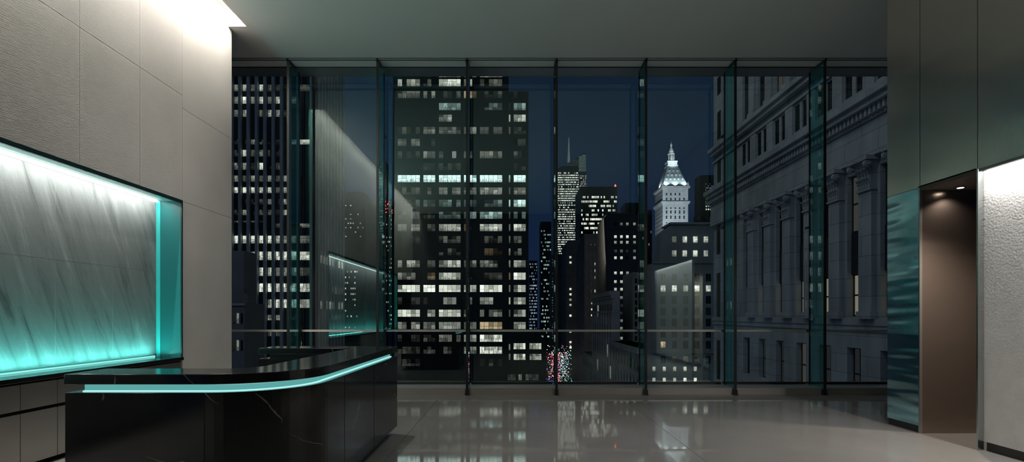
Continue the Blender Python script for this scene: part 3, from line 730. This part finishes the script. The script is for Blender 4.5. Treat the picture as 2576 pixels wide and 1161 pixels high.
# --- floodlit white clock-tower-like skyscraper
Y = 450.0
t = Tower('floodlit_white_tower', 'floodlit white tower with a pyramid roof and lantern', PX(1667, Y), PX(1729, Y), Y, Y + 28)
WH = ashlar('white_marble_tower', (0.58, 0.62, 0.64), (0.68, 0.72, 0.74), (0.38, 0.41, 0.42), 9.0, 1.7, 0.13, 'X', .2, .8); WS = pm('pale_roof', (0.5, 0.58, 0.6), 0.6)
ax0, ax1 = PX(1667, Y), PX(1731, Y); dp = 24; cxm = (ax0 + ax1) / 2; cym = Y + dp / 2
def fr(e0, zt0, e1, zt1): return MB().frus((ax0 - e0, ax1 + e0, Y - e0, Y + dp + e0), PZ(zt0, Y), (ax0 - e1, ax1 + e1, Y - e1, Y + dp + e1), PZ(zt1, Y))
t.part(MB().box(ax0, ax1, Y, Y + dp, GROUND, PZ(472, Y)), 'wall', WH)
t.part(MB().box(ax0 - 1.4, ax1 + 1.4, Y - 1.4, Y + dp + 1.4, PZ(510, Y), PZ(506, Y)).box(ax0 - .8, ax1 + .8, Y - .8, Y + dp + .8, PZ(513, Y), PZ(510, Y)), 'balcony', WH)
t.part(MB().box(ax0 - 1.3, ax1 + 1.3, Y - 1.3, Y + dp + 1.3, PZ(473, Y), PZ(468, Y)), 'parapet', WH)
zr0, zr1 = PZ(468, Y), PZ(411, Y)
t.part(MB().frus((ax0, ax1, Y, Y + dp), zr0, (cxm - 4.3, cxm + 4.3, cym - 4.3, cym + 4.3), zr1), 'roof', WS)
t.part(MB().box(cxm - 4.6, cxm + 4.6, cym - 4.6, cym + 4.6, zr1, PZ(408, Y)).box(cxm - 4.0, cxm + 4.0, cym - 4, cym + 4, PZ(408, Y), PZ(400, Y)).box(cxm - 4.3, cxm + 4.3, cym - 4.3, cym + 4.3, PZ(400, Y), PZ(397, Y)), 'lantern_base', WH)
m = MB().lathe(cxm, cym, [(1.7, PZ(397, Y)), (1.7, PZ(379, Y))], 8)
for k in range(8):
    a = k * math.pi / 4 + .39; m.lathe(cxm + 2.5 * math.cos(a), cym + 2.5 * math.sin(a), [(.4, PZ(397, Y)), (.4, PZ(378, Y))], 6)
m.lathe(cxm, cym, [(3.0, PZ(378.5, Y)), (3.0, PZ(376, Y))], 16); t.part(m, 'lantern', WH)
t.part(MB().lathe(cxm, cym, [(2.5, PZ(376, Y)), (2.2, PZ(370, Y)), (1.0, PZ(361, Y)), (.6, PZ(358, Y)), (1.0, PZ(354, Y)), (.8, PZ(351, Y)), (.2, PZ(348, Y)), (.12, PZ(341, Y))], 16), 'cupola', WH)
for dx, dy in ((0, 0), (1, 0), (0, 1), (1, 1)):
    x, y = (ax1 if dx else ax0), (Y + dp if dy else Y)
    t.part(MB().lathe(x, y, [(.9, PZ(468, Y)), (.9, PZ(462, Y)), (.5, PZ(460, Y)), (.15, PZ(456, Y))], 8), 'corner_urn', WH)
DW = pm('white_tower_window', (0.03, 0.035, 0.04), 0.4)
for yc, n, h in ((488, 4, 6), (500, 5, 6), (523, 5, 4), (533, 5, 8), (546, 5, 8), (560, 5, 3), (572, 5, 8), (586, 5, 8), (599, 5, 8)):
    for k in range(n):
        a = 1675 + k * 11; t.win([(PX(a, Y), PX(a + 3.4, Y), Y - .06, Y + .02, PZ(yc + h / 2, Y), PZ(yc - h / 2, Y), DW)])
for row, (yc, n) in enumerate(((448, 5), (437, 4), (425, 3))):
    for k in range(n):
        a = cxm + (k - (n - 1) / 2) * 3.4; f = (PZ(yc, Y) - zr0) / (zr1 - zr0); yq = Y + f * (cym - 4.3 - Y)
        t.part(MB().box(a - .6, a + .6, yq - .5, yq + 1.2, PZ(yc + 2, Y), PZ(yc - 2, Y)), 'dormer', WS)
t.done()
spot('tower_floodlight', (cxm - 30, Y - 70, PZ(640, Y)), (cxm, Y, PZ(510, Y)), 2.0e5, 60, (0.86, 0.95, 1.0), 0.5, 2)
for dx in (-8, 0, 8):
    spot('roof_floodlight', (cxm + dx, Y - 1.0, zr0 + 1.0), (cxm + dx * .6, Y + 9, zr1), 3.0e3, 120, (0.86, 0.97, 1.0), 0.6, .5)
spot('roof_floodlight_side', (ax0 - 1.0, cym, zr0 + 1.0), (cxm, cym, zr1), 3.0e3, 120, (0.86, 0.97, 1.0), 0.6, .5)
spot('lantern_floodlight', (cxm, Y - 10, zr1 - 4), (cxm, cym, zr1 + 10), 2.0e4, 50, (0.9, 0.98, 1.0), 0.5, .5)
Y = 620.0
t = simple('narrow_far_tower', 'narrow far tower with a lit grid right of the white tower', 1762, 1800, 440, Y, 20, BL_DARK)
dots(t, 1774, 1796, 460, 520, 7, 12, Y, .7, 5, 'b', .6, .5, rows=True); dots(t, 1774, 1796, 515, 530, 4, 2, Y, .8, 7, 'n', .6, .5); t.done()

# --- stone building in the middle right
Y = 78.0
t = Tower('stone_office_building', 'grey stone building with rows of square windows, right of centre', PX(1640, Y), PX(1830, Y), Y, Y + 5)
BK = mason('stone_grey_green', (0.24, 0.255, 0.25))
t.part(MB().box(PX(1640, Y), PX(1840, Y), Y, Y + 5, GROUND, PZ(662, Y)), 'wall', BK)
t.part(MB().vprism([(PX(1664, Y), PZ(662, Y)), (PX(1840, Y), PZ(662, Y)), (PX(1840, Y), PZ(560, Y)), (PX(1696, Y), PZ(560, Y)), (PX(1668, Y), PZ(585, Y))], Y + .8, Y + 5), 'upper_storeys', BK)
t.part(MB().box(PX(1688, Y), PX(1840, Y), Y + .4, Y + 5, PZ(562, Y), PZ(557, Y)), 'parapet', BK)
t.part(MB().lathe(PX(1779, Y), Y + 3, [(.95, PZ(557, Y)), (.95, PZ(537, Y)), (.3, PZ(531, Y))], 14), 'water_tank', BL_BLACK)
t.part(MB().box(PX(1640, Y), PX(1840, Y), Y - .25, Y, PZ(888, Y), PZ(880, Y)).box(PX(1640, Y), PX(1840, Y), Y - .2, Y, PZ(662, Y), PZ(658, Y)), 'string_course', BK)
for yc, s in ((602, '04887'), (637, '06786')):
    for k, ch in enumerate(s):
        if int(ch): t.win(pane_row(1669 + k * 26.5 - 5, 1669 + k * 26.5 + 6, yc, 15, Y + .8, 2, int(ch), 'n', gap=.05, jit=.6, sc=2.4))
for yc, s in ((697, '00000'), (725, '78688'), (753, '01110'), (782, '10001'), (810, '10100'), (838, '01000'), (866, '70000'), (903, '12321')):
    for k, ch in enumerate(s):
        a = 1668 + k * 28.4
        if int(ch) > 1: t.win(pane_row(a - 6, a + 6, yc, 15, Y, 2, int(ch), 'w' if yc == 866 else 'n', gap=.05, jit=.6, sc=2.4))
        else:
            mm_ = W_DIM if ch == '1' else W_DARK
            t.win([(PX(a - 6, Y), PX(a - .4, Y), Y - .04, Y + .01, PZ(yc + 10, Y), PZ(yc - 9, Y), mm_), (PX(a + .4, Y), PX(a + 6, Y), Y - .04, Y + .01, PZ(yc + 10, Y), PZ(yc - 9, Y), mm_)])
for yc, s in ((927, '67677'), (955, '67688')):
    for k, ch in enumerate(s): t.win(pane_row(1645 + k * 26 - 4, 1645 + k * 26 + 4, yc, 11, Y, 1, int(ch), 'n', jit=.7, sc=2.4))
t.done()

# --- classical facade at right, running along the street
X = 24.0; ym, yn = 18.0, 64.0
CL = ashlar('classical_limestone', (0.37, 0.37, 0.36), (0.43, 0.43, 0.42), (0.20, 0.20, 0.20), 3.46, 1.35, 0.022, 'Y', .5)
t = Tower('classical_building', 'classical stone building with pilasters and carved capitals at right', X, X + 12, ym, yn)
m = MB().box(X + .7, X + 12, ym, yn, GROUND, 36)
t.part(m, 'wall', CL)
bays = [34.3 + 3.46 * k for k in range(-4, 7)]
edges = [ym] + [b for k in bays for b in (k - .78, k + .78)] + [yn]
def infill(z0, z1, half, mb, x=X):
    e = [ym] + [q for b in bays for q in (b - half, b + half)] + [yn]
    for i in range(0, len(e), 2): mb.box(x, X + .71, e[i], e[i + 1], z0, z1)
m = MB()
m.box(X, X + .71, ym, yn, GROUND, -4.6); infill(-4.6, -.85, .75, m); m.box(X, X + .71, ym, yn, -.85, 1.37); infill(1.37, 11.3, .75, m)
m.box(X, X + .71, ym, yn, 11.3, 16.9)
e = [ym] + [q for b in bays for q in (b - 1.05, b - .2, b + .2, b + 1.05)] + [yn]
for i in range(0, len(e), 2): m.box(X, X + .71, e[i], e[i + 1], 16.9, 19.1)
m.box(X, X + .71, ym, yn, 19.1, 21.2); infill(21.2, 29, .95, m); m.box(X, X + .71, ym, yn, 29, 36)
t.part(m, 'facade', CL)
m = MB()
m.box(X - .12, X, ym, yn, .35, .75).box(X - .2, X, ym, yn, .75, 1.2); t.part(m, 'sill_course', CL)
m = MB()
m.box(X - .45, X, ym, yn, 11.9, 13.1).box(X - .38, X, ym, yn, 13.1, 14.3); t.part(m, 'architrave', CL)
m = MB()
m.box(X - .5, X, ym, yn, 14.3, 14.5).box(X - 1.0, X, ym, yn, 15.05, 15.45).box(X - 1.25, X, ym, yn, 15.45, 15.9).box(X - .3, X, ym, yn, 16.3, 16.6); t.part(m, 'cornice', CL)
m = MB(); y = ym + .1
while y < yn: m.box(X - .8, X - .3, y, y + .22, 14.5, 15.05); y += .44
o = t.part(m, 'dentil', CL); o['kind'] = 'stuff'
t.part(MB().box(X - .5, X, ym, yn, 20.1, 20.5).box(X - .75, X, ym, yn, 20.5, 20.9).box(X - .2, X, ym, yn, 19.3, 19.5), 'upper_cornice', CL)
FRM = pm('dark_window_frame', (0.02, 0.02, 0.02), 0.4)
def sash(y, half, z0, z1, litm, name='window', split=.5, parent=t, dx=0.0):
    X = globals()['X'] + dx
    mb = MB(); f = .1
    mb.box(X + .45, X + .55, y - half, y - half + f, z0, z1).box(X + .45, X + .55, y + half - f, y + half, z0, z1).box(X + .45, X + .55, y - .06, y + .06, z0, z1)
    zm = z0 + (z1 - z0) * split
    mb.box(X + .46, X + .55, y - half, y + half, zm - .06, zm + .06).box(X + .45, X + .55, y - half, y + half, z1 - f, z1).box(X + .45, X + .55, y - half, y + half, z0, z0 + f)
    mb.box(X + .5, X + .52, y - half + .02, y + half - .02, z0 + .02, z1 - .02, 1)
    mb.build(name, [FRM, litm], parent.t)
BLIND = em('lit_roller_blind', (1.0, 0.88, 0.66), 0.20); BLIND2 = em('dim_roller_blind', (0.95, 0.9, 0.78), 0.045); BLIND3 = em('dim_roller_blind_cool', (0.85, 0.93, 0.95), 0.018)
for i, b in enumerate(bays):
    sash(b, .75, 1.37, 4.35, BLIND if i not in (10,) else BLIND2)
    sash(b, .75, 7.3, 11.3, BLIND2 if i in (5, 3) else W_DARK, dx=-.1)
    t.part(MB().box(X + .3, X + .5, b - .75, b + .75, 4.35, 7.3), 'spandrel', FRM)
    sash(b, .75, -4.6, -.85, [BLIND3, W_DARK, BLIND3, W_DARK, BLIND3, BLIND3, BLIND3, BLIND2, BLIND3, BLIND3, W_DARK][i])
    for sg in (-1, 1):
        y = b + sg * .625; sash(y, .425, 16.9, 19.1, W_DARK, dx=-.36)
    sash(b, .95, 21.2, 28.9, BLIND2 if i in (7, 8) else W_DARK, dx=-.2)
    y = b - 1.73
    p = t.part(MB().box(X - .38, X, y - .66, y + .66, 1.2, 9.8).box(X - .5, X, y - .75, y + .75, 1.2, 1.7), 'pilaster', CL)
    c = MB()
    c.frus((X - .4, X, y - .64, y + .64), 9.8, (X - .44, X, y - .68, y + .68), 10.9).frus((X - .44, X, y - .68, y + .68), 10.9, (X - .72, X, y - .9, y + .9), 11.55)
    c.box(X - .95, X, y - 1.02, y + 1.02, 11.62, 11.9).box(X - .8, X, y - .92, y + .92, 11.52, 11.64).box(X - .5, X, y - .74, y + .74, 9.72, 9.86)
    for rz, n, hh, pr in ((9.9, 5, .62, .13), (10.4, 4, .75, .2)):          # two rows of acanthus leaves curling outward
        for k in range(n):
            q = y + (k - (n - 1) / 2) * 1.28 / n; w_ = .52 / n
            c.frus((X - .46, X - .4, q - w_, q + w_), rz, (X - .5, X - .42, q - w_ * .9, q + w_ * .9), rz + hh * .7)
            c.frus((X - .5, X - .42, q - w_ * .9, q + w_ * .9), rz + hh * .7, (X - .52 - pr, X - .42 - pr * .4, q - w_ * .5, q + w_ * .5), rz + hh)
            c.octa(X - .52 - pr, q, rz + hh - .04, .075)
            for sg in (-1, 1): c.octa(X - .5, q + sg * w_ * .75, rz + hh * .55, .06)
    for sg in (-1, 1):                                                        # corner scrolls
        for r_, dx in ((.24, 0), (.13, .05)):
            i0 = len(c.v); vy = y + sg * .84
            for yy0 in (vy - .12 - dx, vy + .12 + dx):
                for k in range(10): c.v.append((X - .78 + r_ * math.cos(k * .6283), yy0, 11.36 + r_ * math.sin(k * .6283)))
            for k in range(10): c.f.append([i0 + k, i0 + (k + 1) % 10, i0 + 10 + (k + 1) % 10, i0 + 10 + k]); c.m.append(0); c.smooth.append(False)
            c.f += [[i0 + k for k in range(10)], [i0 + 19 - k for k in range(10)]]; c.m += [0, 0]; c.smooth += [False, False]
        for k in range(3): c.octa(X - .6 - .06 * k, y + sg * (.25 + .17 * k), 11.15 + .09 * k, .09)
    c.octa(X - .86, y, 11.75, .16)
    c.build('capital', CL, p)
    t.part(MB().box(X - .14, X, y - .6, y + .6, 16.6, 19.3), 'attic_pilaster', CL)
    t.part(MB().box(X - .3, X, y - .6, y + .6, 20.9, 30).box(X - .42, X, y - .7, y + .7, 20.9, 21.5), 'upper_pilaster', CL)
for z0, z1 in ((-6, -1.5), (1.0, 6.3), (8.5, 12.0)):
    t.part(MB().box(X - .03, X + .02, 62.0, 63.0, z0, z1), 'slit_window', W_DARK)
for z0, z1 in ((16.6, 19.6), (21.8, 25), (27, 29)):
    t.part(MB().box(X - .03, X + .02, 61.8, 62.8, z0, z1), 'slit_window', W_DARK)
t.done()

# --- traffic and shop lights glittering in the street
mb = MB()
gm = [em('tail_light', (1.0, 0.07, 0.06), 2.2), em('head_light', (0.85, 0.95, 1.0), 2.2), em('teal_sign_light', (0.25, 0.9, 0.9), 1.4), em('blue_sign_light', (0.12, 0.30, 1.0), 1.4), em('warm_shop_light', (1.0, 0.72, 0.45), 1.2)]
for k in range(1150):
    px = R.triangular(1373, 1440, 1400); y = R.uniform(885, 975)
    Yq = R.uniform(210, 330); z = max(GROUND + .5, PZ(y, Yq))
    if px < 1410: mi = R.choices([0, 1, 3, 4], [6, 3, 2, 1])[0] if y < 950 or px > 1392 else R.choices([0, 3], [2, 5])[0]
    else: mi = R.choices([0, 1, 2, 4], [1.2, 4, 4, 1])[0]
    mb.octa(PX(px, Yq), Yq, z, R.choices([.07, .11, .16, .24], [5, 5, 3, 1])[0], mi)
for k in range(60):
    px = R.uniform(1376, 1436); y = R.uniform(866, 895); mb.octa(PX(px, 300), 300, PZ(y, 300), R.uniform(.12, .3), R.choice([1, 1, 2, 0]))
tag(mb.build('street_lights', gm), 'red, white and blue traffic and sign lights glittering in the street', 'lights', None, 'stuff')

# ------------------------------------------------------------------ night sky and fill light added for the city
w = bpy.data.worlds.new('night_sky'); S.world = w; w.use_nodes = True
nt = w.node_tree; nt.nodes.clear()
tc = nt.nodes.new('ShaderNodeTexCoord'); sp = nt.nodes.new('ShaderNodeSeparateXYZ'); L(nt, tc.outputs['Generated'], sp.inputs[0])
r = ramp(nt, [(0.0, (0.006, 0.013, 0.042)), (0.12, (0.0055, 0.013, 0.036)), (0.35, (0.005, 0.0125, 0.026)), (0.6, (0.004, 0.010, 0.021)), (1.0, (0.004, 0.009, 0.018))], sp.outputs['Z'])
bg = nt.nodes.new('ShaderNodeBackground'); bg.inputs['Strength'].default_value = 1.1
L(nt, r.outputs['Color'], bg.inputs['Color']); ow = nt.nodes.new('ShaderNodeOutputWorld'); L(nt, bg.outputs[0], ow.inputs['Surface'])
# unseen fill lights, added to lift the facades out of the dark
area('city_fill_street', (8, 60, -30), (math.radians(180), 0, 0), 20, 80, 800, (0.75, 0.85, 1.0))
area('city_fill_left_roof', (-6, 40, 50), (0, math.radians(-42), 0), 14, 60, 2600, (0.82, 0.95, 0.97))
area('city_fill_avenue', (42, 205, 30), (math.radians(75), 0, 0), 30, 20, 4200, (1.0, 0.92, 0.82))
area('city_fill_facing_block', (-20, 16, 40), (math.radians(60), 0, 0), 60, 20, 3200, (0.62, 0.80, 1.0))

# ------------------------------------------------------------------ camera
cam = bpy.data.cameras.new('camera'); co = bpy.data.objects.new('camera', cam); COL.objects.link(co)
co.location = (0, 0, EYE); co.rotation_euler = (math.radians(90), 0, 0)
cam.sensor_width = 36; cam.lens = F / 2576 * 36; cam.shift_y = (CY - 580.5) / 2576; cam.clip_end = 3000; cam.clip_start = 0.05
S.camera = co
S.view_settings.view_transform = 'Standard'; S.view_settings.look = 'None'; S.view_settings.exposure = 0.3; S.view_settings.gamma = 1.0
S.view_settings.use_curve_mapping = False
S.cycles.use_denoising = True; S.cycles.transparent_max_bounces = 24; S.cycles.max_bounces = 10; S.cycles.sample_clamp_indirect = 4.0
S.cycles.caustics_reflective = False; S.cycles.caustics_refractive = False
